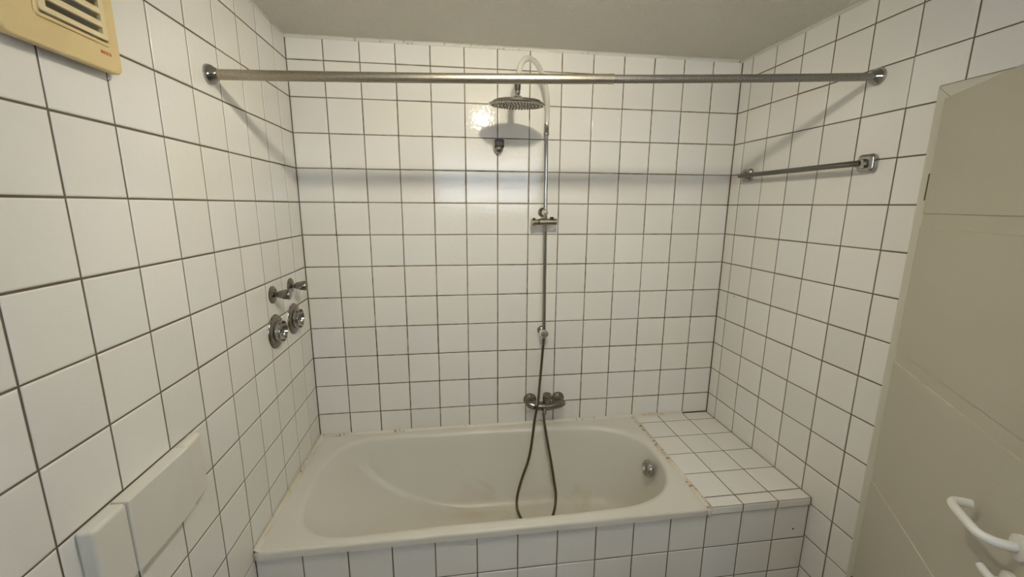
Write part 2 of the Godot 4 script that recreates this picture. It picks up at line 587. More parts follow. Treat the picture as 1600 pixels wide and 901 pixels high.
	var win := struct("window_1", f.commit(), M.frame_paint, "white framed frosted window opposite the bathtub", "window")
	part("pane", rbox(Vector3(wx1 - wx0 - 2 * b, wy1 - wy0 - 2 * b, 0.004), 0.001, 1), M.glass, win, Transform3D(Basis.IDENTITY, Vector3((wx0 + wx1) / 2, (wy0 + wy1) / 2, DEPTH + 0.06)))
	# hallway behind the door opening, closed and unlit
	var hx := W + 1.1
	struct("wall_hall", slab([[Vector3(hx, 0, d0 - 0.5), Vector3(hx + 0.1, CEIL, d1 + 0.6)], [Vector3(W + t, 0, d0 - 0.6), Vector3(hx, CEIL, d0 - 0.5)], [Vector3(W + t, 0, d1 + 0.5), Vector3(hx, CEIL, d1 + 0.6)]]), M.plaster, "plain plaster walls of the hallway beyond the door", "wall")
	struct("ceiling_hall", slab([[Vector3(W + t, CEIL, d0 - 0.6), Vector3(hx + 0.1, CEIL + 0.1, d1 + 0.6)]]), M.plaster, "plain ceiling of the hallway beyond the door", "ceiling")
	struct("floor_hall", slab([[Vector3(W + t, -0.1, d0 - 0.6), Vector3(hx + 0.1, 0, d1 + 0.6)]]), M.floor, "plain floor of the hallway beyond the door", "floor")

func build_ledge_and_apron() -> void:
	var zf := 0.7465
	var x0 := 1.7
	var za0 := 0.741
	# tiled ledge at the foot of the tub
	var ledge := struct("wall_ledge", slab([[Vector3(x0, 0, 0.001), Vector3(W - 0.001, RIM - 0.0016, za0 - 0.03)], [Vector3(x0, RIM - 0.036, 0.6), Vector3(W - 0.001, RIM - 0.0016, zf - 0.0016)]]), M.plain_grout, "white tiled ledge between the bathtub and the right wall", "ledge")
	var up := Transform3D(Basis(Vector3.RIGHT, -PI / 2), Vector3(0, RIM, 0))
	tiles(ledge, [x0, 1.847, 2.002, W - 0.003], [-0.003, -0.08, -0.2305, -0.3835, -0.5335, -0.687, -zf + 0.001], up)
	tiles(ledge, [x0, 1.847, 2.002, W - 0.003], [RIM - 0.0365, RIM - 0.001], Transform3D(Basis.IDENTITY, Vector3(0, 0, zf)))
	caulk_strip(along(Vector3(1.69, RIM + 0.0005, 0.0015), Vector3(2.0, RIM + 0.0005, 0.0015), 0.004, 0.0012), [Vector3(0, 0.011, 0.0012), Vector3(0, 0.007, 0.004), Vector3(0, 0.003, 0.008), Vector3(0, 0.0, 0.014)], 45, -0.1, "silicone_bead", ledge)
	# tiled panel in front of the tub
	var za := 0.741
	var apron := struct("wall_apron", slab([[Vector3(0.001, 0, za - 0.024), Vector3(W - 0.001, RIM - 0.034, za - 0.0016)]]), M.plain_grout, "white tiled panel along the front of the bathtub", "panel")
	var cols := []
	for i in 15: cols.append(i * PX)
	cols[14] = W
	cols[14] = W - 0.003
	var rows := [RIM - 0.0365]
	for k in range(1, 4): rows.append(RIM - 0.0395 - k * PY)
	rows.append(0.0)
	tiles(apron, cols, rows, Transform3D(Basis.IDENTITY, Vector3(0, 0, za)))
	part("dark_hole_disc", lathe([Vector2(0.0, 0.0006), Vector2(0.004, 0.0006), Vector2(0.004, -0.001)], 12), M.black, apron, aim(Vector3(2.094, TOP - 2.096, za), Vector3.BACK))  # flat black disc drawn where the tile is chipped

# ---------------------------------------------------------------- bathtub
var outline := []

func caulk_strip(path: Array, across: Array, seed_: int, dirt: float, name_: String, parent: Node, tones := [Color(0.7, 0.665, 0.575), Color(0.6, 0.51, 0.36), Color(0.16, 0.09, 0.04)]) -> void:
	# path: points along the joint; across: offsets that make up the section of the bead
	var n := FastNoiseLite.new()
	n.seed = seed_
	n.frequency = 45.0
	n.fractal_octaves = 3
	var big := FastNoiseLite.new()
	big.seed = seed_ + 1
	big.frequency = 4.0
	var s := sto()
	var cols := []
	for i in path.size():
		var row := []
		for j in across.size():
			var q: Vector3 = path[i] + across[j]
			var v := n.get_noise_3dv(q)
			var w := big.get_noise_3dv(q)
			var c: Color = tones[0].lerp(tones[1], clampf(w * 1.5 + 0.05, 0, 0.75))
			c = c.lerp(tones[2], clampf((v * 1.3 + w * 0.6 - 0.62 + dirt) * 6.0, 0, 0.9))
			row.append(c)
		cols.append(row)
	for i in path.size() - 1:
		for j in across.size() - 1:
			var p := [path[i] + across[j], path[i + 1] + across[j], path[i + 1] + across[j + 1], path[i] + across[j + 1]]
			var nn: Vector3 = (p[1] - p[0]).cross(p[3] - p[0]).normalized()
			if nn.y < 0: nn = -nn
			tri(s, p[0], p[1], p[2], nn, nn, nn, cols[i][j], cols[i + 1][j], cols[i + 1][j + 1])
			tri(s, p[0], p[2], p[3], nn, nn, nn, cols[i][j], cols[i + 1][j + 1], cols[i][j + 1])
	part(name_, s.commit(), M.caulk, parent)

func along(a: Vector3, b: Vector3, step: float, wob: float) -> Array:
	var out := []
	var k := ceili(a.distance_to(b) / step)
	var n := FastNoiseLite.new()
	n.frequency = 9.0
	for i in k + 1:
		var p := a.lerp(b, float(i) / k)
		out.append(p + Vector3(n.get_noise_3dv(p), 0.3 * n.get_noise_3dv(p * 1.7), n.get_noise_3dv(p + Vector3.ONE)) * wob)
	return out

func build_bathtub() -> void:
	var o := thing("bathtub", "off-white enamelled built-in bathtub beneath the shower", "bathtub", Vector3.ZERO)
	var ctl := []
	for p in [[.098, .40], [.105, .25], [.135, .15], [.205, .078], [.31, .055], [.6, .054], [.95, .060], [1.25, .072], [1.42, .092], [1.53, .133], [1.61, .207], [1.652, .30], [1.655, .40], [1.635, .50], [1.58, .595], [1.50, .65], [1.39, .682], [1.2, .692], [.9, .693], [.6, .695], [.33, .702], [.22, .69], [.145, .64], [.108, .55]]:
		ctl.append(Vector2(p[0], p[1]))
	outline = smooth(ctl, 6, true)
	var n := outline.size()
	var ctr := Vector2(0.88, 0.375)
	var lo := Vector2(0.002, 0.002)
	var hi := Vector2(1.697, 0.752)
	# outer edge: where the ray from the middle through each outline point meets the rectangle
	var outer := []
	for p: Vector2 in outline:
		var d := p - ctr
		var k := 1e9
		if d.x > 0: k = minf(k, (hi.x - ctr.x) / d.x)
		if d.x < 0: k = minf(k, (lo.x - ctr.x) / d.x)
		if d.y > 0: k = minf(k, (hi.y - ctr.y) / d.y)
		if d.y < 0: k = minf(k, (lo.y - ctr.y) / d.y)
		outer.append(ctr + d * k)
	for c in [lo, hi, Vector2(lo.x, hi.y), Vector2(hi.x, lo.y)]:
		var best := 0
		for i in n:
			if outer[i].distance_to(c) < outer[best].distance_to(c): best = i
		outer[best] = c
	var rings := []
	# lip: from under the edge up and over
	for a in [[0.012, -0.032], [0.0, -0.03], [0.0, -0.012], [0.0013, -0.006], [0.004, -0.002], [0.008, -0.0003]]:
		var ring := []
		for i in n:
			var q: Vector2 = outer[i]
			q = q.clamp(lo + Vector2.ONE * a[0], hi - Vector2.ONE * a[0])
			ring.append(Vector3(q.x, RIM + a[1], q.y))
		rings.append(ring)
	var normal2 := []
	for i in n:
		var tgt: Vector2 = (outline[(i + 1) % n] - outline[(i - 1 + n) % n]).normalized()
		var nn := Vector2(tgt.y, -tgt.x)
		if nn.dot(outline[i] - ctr) < 0: nn = -nn
		normal2.append(nn)
	for a in [[0.03, 0.0002], [0.024, -0.0004], [0.016, -0.002], [0.009, -0.0055], [0.0035, -0.011], [0.0, -0.019]]:
		var ring := []
		for i in n:
			var q: Vector2 = outline[i] + normal2[i] * a[0]
			q = q.clamp(lo + Vector2.ONE * 0.012, hi - Vector2.ONE * 0.012)
			ring.append(Vector3(q.x, RIM + a[1], q.y))
		rings.append(ring)
	var deep := 0.40
	var low := []
	for p in [[.90, .37], [.90, .27], [.905, .205], [.925, .185], [.97, .18], [1.05, .18], [1.13, .18], [1.24, .18], [1.35, .183], [1.43, .195], [1.49, .225], [1.52, .28], [1.525, .37], [1.515, .45], [1.47, .52], [1.41, .555], [1.33, .575], [1.22, .58], [1.12, .58], [1.05, .58], [.97, .578], [.925, .57], [.905, .54], [.90, .47]]:
		low.append(Vector2(p[0], p[1]))
	var bottom := smooth(low, 6, true)
	# a little below the rim the corners of the sloping end draw in tight
	var mid_ctl := []
	for i in ctl.size(): mid_ctl.append(ctl[i].lerp(low[i], 0.15))
	for c in [[1, .214, .25], [2, .221, .122], [3, .243, .091], [4, .31, .078], [20, .33, .682], [21, .262, .676], [22, .226, .645], [23, .215, .53]]:
		mid_ctl[c[0]] = Vector2(c[1], c[2])
	var middle := smooth(mid_ctl, 6, true)
	for a in [[.025, .1], [.07, .22], [.13, .36], [.2, .5], [.28, .63], [.37, .74], [.47, .83], [.58, .9], [.7, .945], [.84, .975], [1.0, .99], [1.2, 1.0], [1.5, 1.006], [1.8, 1.01], [2.0, 1.012]]:
		var ring := []
		for i in n:
			var q: Vector2 = outline[i]
			var b: Vector2 = bottom[i]
			var m := Vector2(1.2, 0.37)
			var e: Vector2 = b.lerp(m, a[0] - 1.0) if a[0] > 1.0 else (q.lerp(middle[i], a[0] / 0.15) if a[0] < 0.15 else middle[i].lerp(b, (a[0] - 0.15) / 0.85))
			ring.append(Vector3(e.x, RIM - deep * a[1], e.y))
		rings.append(ring)
	# smooth normals
	var m := rings.size()
	var nrm := []
	for k in m:
		var row := []
		for i in n:
			var du: Vector3 = rings[k][(i + 1) % n] - rings[k][(i - 1 + n) % n]
			var dv: Vector3 = rings[mini(k + 1, m - 1)][i] - rings[maxi(k - 1, 0)][i]
			var c := du.cross(dv)
			if k >= 5 and c.y < 0: c = -c
			if k >= m - 3 or c.length() < 1e-12: c = Vector3.UP
			if k >= 5 and k <= 6: c = Vector3.UP
			if k < 5:
				var out := Vector3.ZERO
				var q: Vector2 = outer[i]
				if q.y > hi.y - 0.001: out.z = 1
				if q.y < lo.y + 0.001: out.z = -1
				if q.x > hi.x - 0.001: out.x = 1
				if q.x < lo.x + 0.001: out.x = -1
				out = out.normalized()
				c = out + Vector3.UP * [-1.0, 0.0, 0.05, 0.5, 1.4][k]
			row.append(c.normalized())
		nrm.append(row)
	# enamel colour: off-white, with yellow-brown lime stains on the bottom
	var sn := FastNoiseLite.new()
	sn.seed = 31
	sn.frequency = 14.0
	sn.fractal_octaves = 4
	var shade := func(p: Vector3):
		var c := Color(0.68, 0.655, 0.585)
		for st in [[Vector3(0.80, 0.19, 0.17), 0.16, 0.35], [Vector3(1.36, 0.2, 0.2), 0.1, 0.45], [Vector3(1.0, 0.16, 0.25), 0.3, 0.12]]:
			var v: float = 1.0 - p.distance_to(st[0]) / st[1]
			if v > 0: c = c.lerp(Color(0.56, 0.45, 0.27), clampf((v + sn.get_noise_3dv(p) * 1.1 - 0.2) * 1.2, 0, 1) * st[2])
		return c
	var s := sto()
	for k in m - 1:
		for i in n:
			var j := (i + 1) % n
			var a: Vector3 = rings[k][i]
			var b: Vector3 = rings[k][j]
			var c: Vector3 = rings[k + 1][j]
			var d: Vector3 = rings[k + 1][i]
			tri(s, a, b, c, nrm[k][i], nrm[k][j], nrm[k + 1][j], shade.call(a), shade.call(b), shade.call(c))
			tri(s, a, c, d, nrm[k][i], nrm[k + 1][j], nrm[k + 1][i], shade.call(a), shade.call(c), shade.call(d))
	part("basin", s.commit(), M.enamel, o)
	# overflow knob on the foot-end wall and the drain
	var ov := part("overflow_knob", lathe([Vector2(0.0, 0.034), Vector2(0.024, 0.033), Vector2(0.034, 0.028), Vector2(0.0395, 0.02), Vector2(0.0405, 0.01), Vector2(0.037, 0.003), Vector2(0.032, 0.0)]), M.chrome, o, aim(at(1.632, -2.022, 0.378), Vector3(-1, 0.13, 0.02)), "chrome overflow knob")
	part("centre_cap", lathe([Vector2(0.0, 0.006), Vector2(0.009, 0.005), Vector2(0.012, 0.001), Vector2(0.012, -0.002)], 20), M.bright_chrome, ov, Transform3D(Basis.IDENTITY, Vector3(0, 0.034, 0)))
	part("drain", lathe([Vector2(0.0, 0.004), Vector2(0.022, 0.004), Vector2(0.03, 0.002), Vector2(0.032, -0.002)]), M.chrome, o, Transform3D(Basis.IDENTITY, Vector3(1.38, RIM - 0.402, 0.37)), "chrome drain")
	# yellowed silicone along the walls and the ledge
	var y := RIM + 0.0005
	caulk_strip(along(Vector3(0.002, y, 0.0015), Vector3(1.69, y, 0.0015), 0.004, 0.0012), [Vector3(0, 0.011, 0.0012), Vector3(0, 0.007, 0.004), Vector3(0, 0.003, 0.008), Vector3(0, 0.0, 0.014)], 40, 0.0, "silicone_bead", o)
	caulk_strip(along(Vector3(0.0015, y, 0.002), Vector3(0.0015, y, 0.75), 0.004, 0.0012), [Vector3(0.0012, 0.012, 0), Vector3(0.004, 0.007, 0), Vector3(0.008, 0.003, 0), Vector3(0.016, 0.0, 0)], 50, -0.25, "silicone_bead", o)
	caulk_strip(along(Vector3(1.698, y, 0.012), Vector3(1.698, y, 0.75), 0.004, 0.002), [Vector3(-0.012, 0.0, 0), Vector3(-0.006, 0.0028, 0), Vector3(0.0, 0.0034, 0), Vector3(0.006, 0.0026, 0), Vector3(0.012, 0.0, 0)], 60, 0.12, "silicone_bead", o)
	caulk_strip([Vector3(1.698, RIM + 0.002, 0.747), Vector3(1.698, RIM - 0.005, 0.755), Vector3(1.699, RIM - 0.02, 0.757), Vector3(1.7, RIM - 0.034, 0.754), Vector3(1.7, RIM - 0.045, 0.744)], [Vector3(-0.012, 0.0, -0.003), Vector3(-0.005, 0.0, 0.001), Vector3(0.004, 0.0, 0.001), Vector3(0.01, 0.0, -0.008)], 70, 0.1, "silicone_bead", o)

# ---------------------------------------------------------------- door
func build_door() -> void:
	var d0 := 0.935
	var d1 := 1.775
	var dh := TOP - 0.416
	var fw := 0.05
	# steel frame with rounded face; jambs and head meet in mitred corners
	var frame := Node3D.new()
	frame.name = "trim_1"
	tag(frame, "cream painted steel frame around the open door", "door frame", "", "structure")
	add_child(frame)
	var prof := [Vector2(0.0, 0.002), Vector2(0.0, -0.002), Vector2(0.0012, -0.0055), Vector2(0.004, -0.0076), Vector2(0.008, -0.008), Vector2(fw - 0.006, -0.008), Vector2(fw - 0.002, -0.0065), Vector2(fw, -0.002), Vector2(fw, 0.13)]
	var gap := 0.0007
	for piece in [["jamb", 1.0], ["jamb", -1.0], ["head", 0.0]]:
		var ps := sto()
		for k in prof.size() - 1:
			var e := []
			for q: Vector2 in [prof[k], prof[k + 1]]:
				if piece[1] != 0.0:
					var z: float = d0 + q.x if piece[1] > 0 else d1 - q.x
					e.append([Vector3(W + q.y, 0, z), Vector3(W + q.y, dh - q.x - gap, z)])
				else:
					e.append([Vector3(W + q.y, dh - q.x, d0 + q.x + gap), Vector3(W + q.y, dh - q.x, d1 - q.x - gap)])
			var t: Vector2 = (prof[k + 1] - prof[k]).normalized()
			var n2 := Vector2(t.y, -t.x)
			# n2: across the face, out of the wall
			var across: Vector3 = Vector3(0, 0, piece[1]) if piece[1] != 0.0 else Vector3.DOWN
			var nn := (across * n2.x + Vector3.RIGHT * n2.y).normalized()
			quad(ps, e[0][0], e[0][1], e[1][1], e[1][0], nn, nn, nn, nn)
		part(piece[0], ps.commit(), M.frame_paint, frame)
	# leaf, standing open about 32 degrees
	var ang := deg_to_rad(31.3)
	var root := Node3D.new()
	root.name = "door_1"
	tag(root, "cream painted door standing open, with shallow horizontal bands and a white lever", "door", "", "structure")
	add_child(root)
	# local x runs along the leaf from the hinge, y up, z out of the visible face
	var ex := Vector3(-sin(ang), 0, cos(ang))
	var ez := Vector3(-cos(ang), 0, -sin(ang))
	root.transform = Transform3D(Basis(ex, Vector3.UP, ez), Vector3(W - 0.03, 0, 0.976))
	var top := TOP - 0.46
	var wide := 0.735
	var bands := [[TOP - 0.789, TOP - 0.829], [TOP - 1.226, TOP - 1.264], [TOP - 1.658, TOP - 1.697], [TOP - 2.09, TOP - 2.13]]
	var y1 := top
	var hidden := 0.012
	for b in bands + [[0.012, 0.0]]:
		var y0: float = b[0]
		part("panel", rbox(Vector3(wide, y1 - y0, 0.04), 0.0025, 2), M.door_paint, root, Transform3D(Basis.IDENTITY, Vector3(wide / 2, (y0 + y1) / 2, -0.02)))
		if b[1] > 0.0:
			part("recessed_band", rbox(Vector3(wide, b[0] - b[1] + 0.004, 0.034), 0.001, 1), M.door_paint, root, Transform3D(Basis.IDENTITY, Vector3(wide / 2, (b[0] + b[1]) / 2, -0.0205)))
		y1 = b[1]
	# hinges at the frame
	for hy in [TOP - 0.71, 0.35]:
		part("hinge", lathe([Vector2(0, 0.04), Vector2(0.0045, 0.04), Vector2(0.0055, 0.038), Vector2(0.0055, 0.001), Vector2(0.0045, 0.0), Vector2(0.0055, -0.001), Vector2(0.0055, -0.038), Vector2(0.0045, -0.04), Vector2(0, -0.04)], 16), M.hose, root, Transform3D(Basis.IDENTITY, Vector3(-0.014, hy, -0.008)))
	# white nylon lever that bends back towards the leaf at both ends
	var hs := 0.654
	var hy := TOP - 1.418
	var h := part("door_handle", lathe([Vector2(0.0, 0.009), Vector2(0.02, 0.009), Vector2(0.025, 0.007), Vector2(0.026, 0.0)]), M.nylon, root, aim(Vector3(hs, hy, 0), Vector3.BACK), "white nylon lever handle")
	var inv := h.transform.affine_inverse()
	var pts := []
	for p in [Vector3(hs, hy, 0.005), Vector3(hs, hy, 0.025), Vector3(hs - 0.003, hy, 0.038), Vector3(hs - 0.012, hy, 0.05), Vector3(hs - 0.026, hy, 0.056), Vector3(hs - 0.06, hy, 0.057), Vector3(hs - 0.095, hy, 0.057), Vector3(hs - 0.112, hy, 0.055), Vector3(hs - 0.124, hy, 0.048), Vector3(hs - 0.128, hy, 0.036), Vector3(hs - 0.128, hy, 0.016)]:
		pts.append(inv * p)
	part("lever", tube(smooth(pts, 4), 0.0095, 16), M.nylon, h)
	# privacy turn below
	var k := part("privacy_lock", lathe([Vector2(0.0, 0.009), Vector2(0.02, 0.009), Vector2(0.025, 0.007), Vector2(0.026, 0.0)]), M.nylon, root, aim(Vector3(hs, hy - 0.085, 0), Vector3.BACK), "white nylon privacy turn")
	var ks := sto()
	var kp := []
	for p in [Vector3(hs + 0.012, hy - 0.085, 0.022), Vector3(hs, hy - 0.085, 0.026), Vector3(hs - 0.02, hy - 0.083, 0.03), Vector3(hs - 0.035, hy - 0.082, 0.03)]:
		kp.append(inv * p)
	add_tube(ks, smooth(kp, 4), 0.008, 14)
	add_tube(ks, [inv * Vector3(hs, hy - 0.085, 0.004), inv * Vector3(hs, hy - 0.085, 0.026)], 0.01, 14)
	part("thumb_turn", ks.commit(), M.nylon, k, k.transform.affine_inverse() * h.transform)

# ---------------------------------------------------------------- fittings
func flange_profile(r: float) -> Array:
	return [Vector2(0, 0.03), Vector2(r * 0.45, 0.03), Vector2(r * 0.62, 0.026), Vector2(r * 0.72, 0.02), Vector2(r * 0.9, 0.014), Vector2(r, 0.007), Vector2(r, 0.0)]

func build_curtain_rod() -> void:
	var a := at(0.0, -0.399, 0.65)
	var b := at(W, -0.334, 0.734)
	var o := thing("shower_curtain_rod", "long telescopic grey metal shower curtain rod spanning the tiled alcove", "curtain rod", a)
	var sag := func(t: float) -> Vector3:
		return a.lerp(b, t) - a + Vector3(0, -0.03 * 1.1 * t * (1 - t) * 4 * 0.3, 0)
	var p1 := []
	var p2 := []
	for k in 13:
		p1.append(sag.call(lerpf(0.014, 0.567, k / 12.0)))
		p2.append(sag.call(lerpf(0.5, 0.987, k / 12.0)))
	part("outer_tube", tube(p1, 0.0148, 24), M.tube_big, o, Transform3D.IDENTITY, "wider dull aluminium tube")
	part("inner_tube", tube(p2, 0.0128, 24), M.tube_small, o, Transform3D.IDENTITY, "narrower tarnished dark grey tube")
	part("collar", tube([sag.call(0.562), sag.call(0.569)], 0.0153, 24), M.tube_big, o)
	part("end_flange", lathe(flange_profile(0.0285)), M.chrome, o, aim(Vector3.ZERO, Vector3.RIGHT), "round chrome wall flange")
	part("end_flange", lathe(flange_profile(0.0285)), M.chrome, o, aim(b - a, Vector3.LEFT), "round chrome wall flange")

func build_shower() -> void:
	var o := thing("shower_column", "chrome shower riser rail with round rain head on a pale translucent hose", "shower", at(1.152, -1.42, 0.0))
	var c := o.position
	var rx := 1.152
	part("riser_pipe", tube([at(1.149, -0.44, 0.06) - c, at(1.1575, -1.43, 0.06) - c], 0.009, 20), M.chrome, o)
	# brackets that hold the pipe off the wall
	for b in [[at(1.1505, -0.805, 0), false], [at(1.1575, -1.418, 0), true]]:
		var p: Vector3 = b[0] - c
		var br := part("wall_bracket", lathe([Vector2(0.0, 0.05), Vector2(0.0135, 0.05), Vector2(0.0135, 0.014), Vector2(0.02, 0.01), Vector2(0.0235, 0.006), Vector2(0.0235, 0.0)], 24), M.dimmed_old_chrome, o, aim(p, Vector3.BACK))
		if b[1]:
			part("diverter_knob", lathe([Vector2(0.0, 0.086), Vector2(0.0105, 0.086), Vector2(0.012, 0.083), Vector2(0.013, 0.081), Vector2(0.0145, 0.083), Vector2(0.019, 0.082), Vector2(0.021, 0.078), Vector2(0.0215, 0.07), Vector2(0.0215, 0.045), Vector2(0.014, 0.042)], 28), M.bright_chrome, br, Transform3D.IDENTITY, "round chrome knob")
		else:
			part("bracket_cap", lathe([Vector2(0.0, 0.08), Vector2(0.009, 0.079), Vector2(0.0135, 0.075), Vector2(0.015, 0.07), Vector2(0.015, 0.048)], 8), M.bright_chrome, br, Transform3D.IDENTITY, "bright chrome cap")
	part("hose_outlet", tube([at(1.1575, -1.425, 0.06) - c, at(1.157, -1.47, 0.06) - c], 0.0085, 18), M.dimmed_old_chrome, o)
	# sliding holder for a hand shower
	var sl := part("slide_holder", tube([at(1.123, -0.85, 0.064) - c, at(1.207, -0.85, 0.064) - c], 0.0165, 22), M.nickel, o, Transform3D.IDENTITY, "worn chrome slide holder")
	part("clamp_ring", tube([at(1.113, -0.851, 0.066) - c, at(1.121, -0.851, 0.066) - c], 0.0145, 22), M.hose, sl)
	part("holder_fork", tube([at(1.083, -0.853, 0.068) - c, at(1.113, -0.851, 0.066) - c], [0.0175, 0.016], 22), M.nickel, sl)
	part("locking_lever", rbox(Vector3(0.016, 0.012, 0.02), 0.003), M.black, sl, Transform3D(Basis.IDENTITY, at(1.183, -0.832, 0.066) - c))
	part("locking_lever", rbox(Vector3(0.012, 0.01, 0.016), 0.003), M.black, sl, Transform3D(Basis.IDENTITY, at(1.094, -0.836, 0.07) - c))
	# fitting on top of the pipe
	part("top_fitting", lathe([Vector2(0.0075, 0.058), Vector2(0.0115, 0.058), Vector2(0.0115, 0.022), Vector2(0.0125, 0.02), Vector2(0.0125, 0.008), Vector2(0.0105, 0.004), Vector2(0.009, 0.0), Vector2(0.009, -0.01)], 22), M.chrome, o, Transform3D(Basis.IDENTITY, at(1.149, -0.452, 0.06) - c), "chrome hose fitting")
	# pale hose arching over to the head
	var pts := []
	for p in [at(1.150, -0.41, .06), at(1.150, -0.36, .063), at(1.146, -.30, .078), at(1.127, -.236, .105), at(1.100, -.192, .14), at(1.068, -.171, .178), at(1.035, -.168, .213), at(1.004, -.190, .245), at(.986, -.228, .270), at(.979, -.275, .29)]:
		pts.append(p - c)
	part("pale_hose", tube(smooth(pts, 6), 0.0112, 20, false), M.vinyl, o, Transform3D.IDENTITY, "pale translucent plastic hose")
	# rain head
	var hc := at(0.974, -0.366, 0.30) - c
	var tilt := Basis(Vector3.RIGHT, deg_to_rad(5.0)) * Basis(Vector3.BACK, deg_to_rad(-0.6))
	var head := part("shower_head", lathe([Vector2(0.0, 0.028), Vector2(0.016, 0.028), Vector2(0.018, 0.018), Vector2(0.03, 0.013), Vector2(0.094, 0.011), Vector2(0.1, 0.008), Vector2(0.102, 0.0), Vector2(0.1165, -0.0015), Vector2(0.118, -0.004), Vector2(0.1165, -0.0065), Vector2(0.11, -0.008)], 56), M.chrome, o, Transform3D(tilt, hc), "flat round chrome rain head")
	part("face_plate", lathe([Vector2(0.112, -0.0078), Vector2(0.108, -0.009), Vector2(0.0, -0.009)], 56), M.rubber, head, Transform3D.IDENTITY, "grey face plate")
	var ns := sto()
	for ring in range(1, 8):
		for k in ring * 7:
			var a := TAU * k / (ring * 7) + ring * 0.3
			var r := ring * 0.0145
			add_lathe(ns, [Vector2(0.0028, 0.0), Vector2(0.0022, -0.003), Vector2(0.0, -0.003)], Transform3D(Basis.IDENTITY, Vector3(cos(a) * r, -0.009, sin(a) * r)), 6)
	part("nozzles", ns.commit(), M.nozzle, head).set_meta("kind", "stuff")
	part("ball_joint", lathe([Vector2(0.0, 0.028), Vector2(0.006, 0.026), Vector2(0.011, 0.02), Vector2(0.012, 0.014), Vector2(0.011, 0.008), Vector2(0.008, 0.002), Vector2(0.008, -0.004)], 20), M.chrome, o, Transform3D(Basis.IDENTITY, hc + Vector3(0.0, 0.028, 0)))
	part("grip", tube([hc + Vector3(0, 0.048, 0), hc + Vector3(0.0, 0.053, -0.001), hc + Vector3(0.001, 0.075, -0.003), hc + Vector3(0.004, 0.105, -0.008)], [0.0105, 0.0128, 0.0128, 0.0122], 20), M.dimmed_old_chrome, o)

func build_hose() -> void:
	var pts := []
	var a := [at(1.157, -1.465, .06), at(1.152, -1.52, .063), at(1.144, -1.60, .075), at(1.131, -1.70, .10), at(1.118, -1.785, .122), at(1.104, -1.87, .122), at(1.097, -1.94, .122), at(1.086, -2.03, .125), at(1.070, -2.105, .13), at(1.040, -2.185, .14), at(1.015, -2.255, .16), at(1.004, -2.30, .19), at(1.008, -2.327, .228), at(1.03, -2.333, .29), at(1.09, -2.333, .345), at(1.15, -2.333, .31), at(1.197, -2.325, .228), at(1.215, -2.275, .18), at(1.207, -2.21, .17), at(1.188, -2.09, .165), at(1.168, -1.97, .145), at(1.158, -1.89, .12), at(1.156, -1.845, .105)]
	for p in a: pts.append(p)
	var root := thing("shower_hose", "dark flexible metal shower hose looping down into the bathtub", "hose", Vector3(1.1, RIM - 0.4, 0.25))
	var s := smooth(pts, 22)
	var local := []
	var rad := []
	for i in s.size():
		local.append(s[i] - root.position)
		rad.append(0.0062 if i % 2 == 0 else 0.0071)
	part("ribbed_tube", tube(local, rad, 12), M.hose, root)
	part("hose_nut", tube([local[0] + Vector3(0, 0.01, 0), local[8]], 0.0095, 14), M.dimmed_old_chrome, root)
	part("hose_nut", tube([local[-8], local[-1]], [0.008, 0.0095], 14), M.dimmed_old_chrome, root)

func build_mixer() -> void:
	var o := thing("bath_mixer_tap", "worn chrome wall-mounted bath mixer tap with a central handle", "tap", at(1.177, -1.81, 0.0))
	var c := o.position
	for x in [1.1, 1.256]:
		part("wall_rosette", lathe([Vector2(0.0, 0.036), Vector2(0.013, 0.036), Vector2(0.016, 0.03), Vector2(0.02, 0.02), Vector2(0.029, 0.013), Vector2(0.035, 0.006), Vector2(0.036, 0.0)], 30), M.dimmed_old_chrome, o, aim(at(x, -1.812, 0) - c, Vector3.BACK))
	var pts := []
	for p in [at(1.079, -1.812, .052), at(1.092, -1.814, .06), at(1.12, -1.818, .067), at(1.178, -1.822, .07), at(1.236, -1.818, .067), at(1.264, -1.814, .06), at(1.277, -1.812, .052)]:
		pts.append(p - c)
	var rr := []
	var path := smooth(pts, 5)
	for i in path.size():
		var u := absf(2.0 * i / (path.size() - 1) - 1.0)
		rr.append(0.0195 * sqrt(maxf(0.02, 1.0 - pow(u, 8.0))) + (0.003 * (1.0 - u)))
	part("body", tube(path, rr, 24), M.dimmed_old_chrome, o)
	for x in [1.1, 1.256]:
		part("union_nut", lathe([Vector2(0.0165, 0.0), Vector2(0.0165, 0.02), Vector2(0.0, 0.02)], 6), M.dimmed_old_chrome, o, aim(at(x, -1.812, 0.026) - c, Vector3.BACK))
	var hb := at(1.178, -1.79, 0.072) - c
	var handle := part("handle", lathe([Vector2(0.02, -0.02), Vector2(0.021, 0.0), Vector2(0.0225, 0.018), Vector2(0.0235, 0.034), Vector2(0.022, 0.041), Vector2(0.016, 0.045), Vector2(0.0, 0.046)], 28), M.dimmed_old_chrome, o, aim(hb, Vector3(0, 1, 0.25)), "ribbed chrome handle")
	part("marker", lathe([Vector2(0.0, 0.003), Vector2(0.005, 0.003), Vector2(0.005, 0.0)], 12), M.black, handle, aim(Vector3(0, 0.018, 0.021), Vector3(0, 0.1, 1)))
	part("hose_outlet", tube([at(1.166, -1.83, .085) - c, at(1.159, -1.852, .1) - c], [0.012, 0.0105], 18), M.dimmed_old_chrome, o)

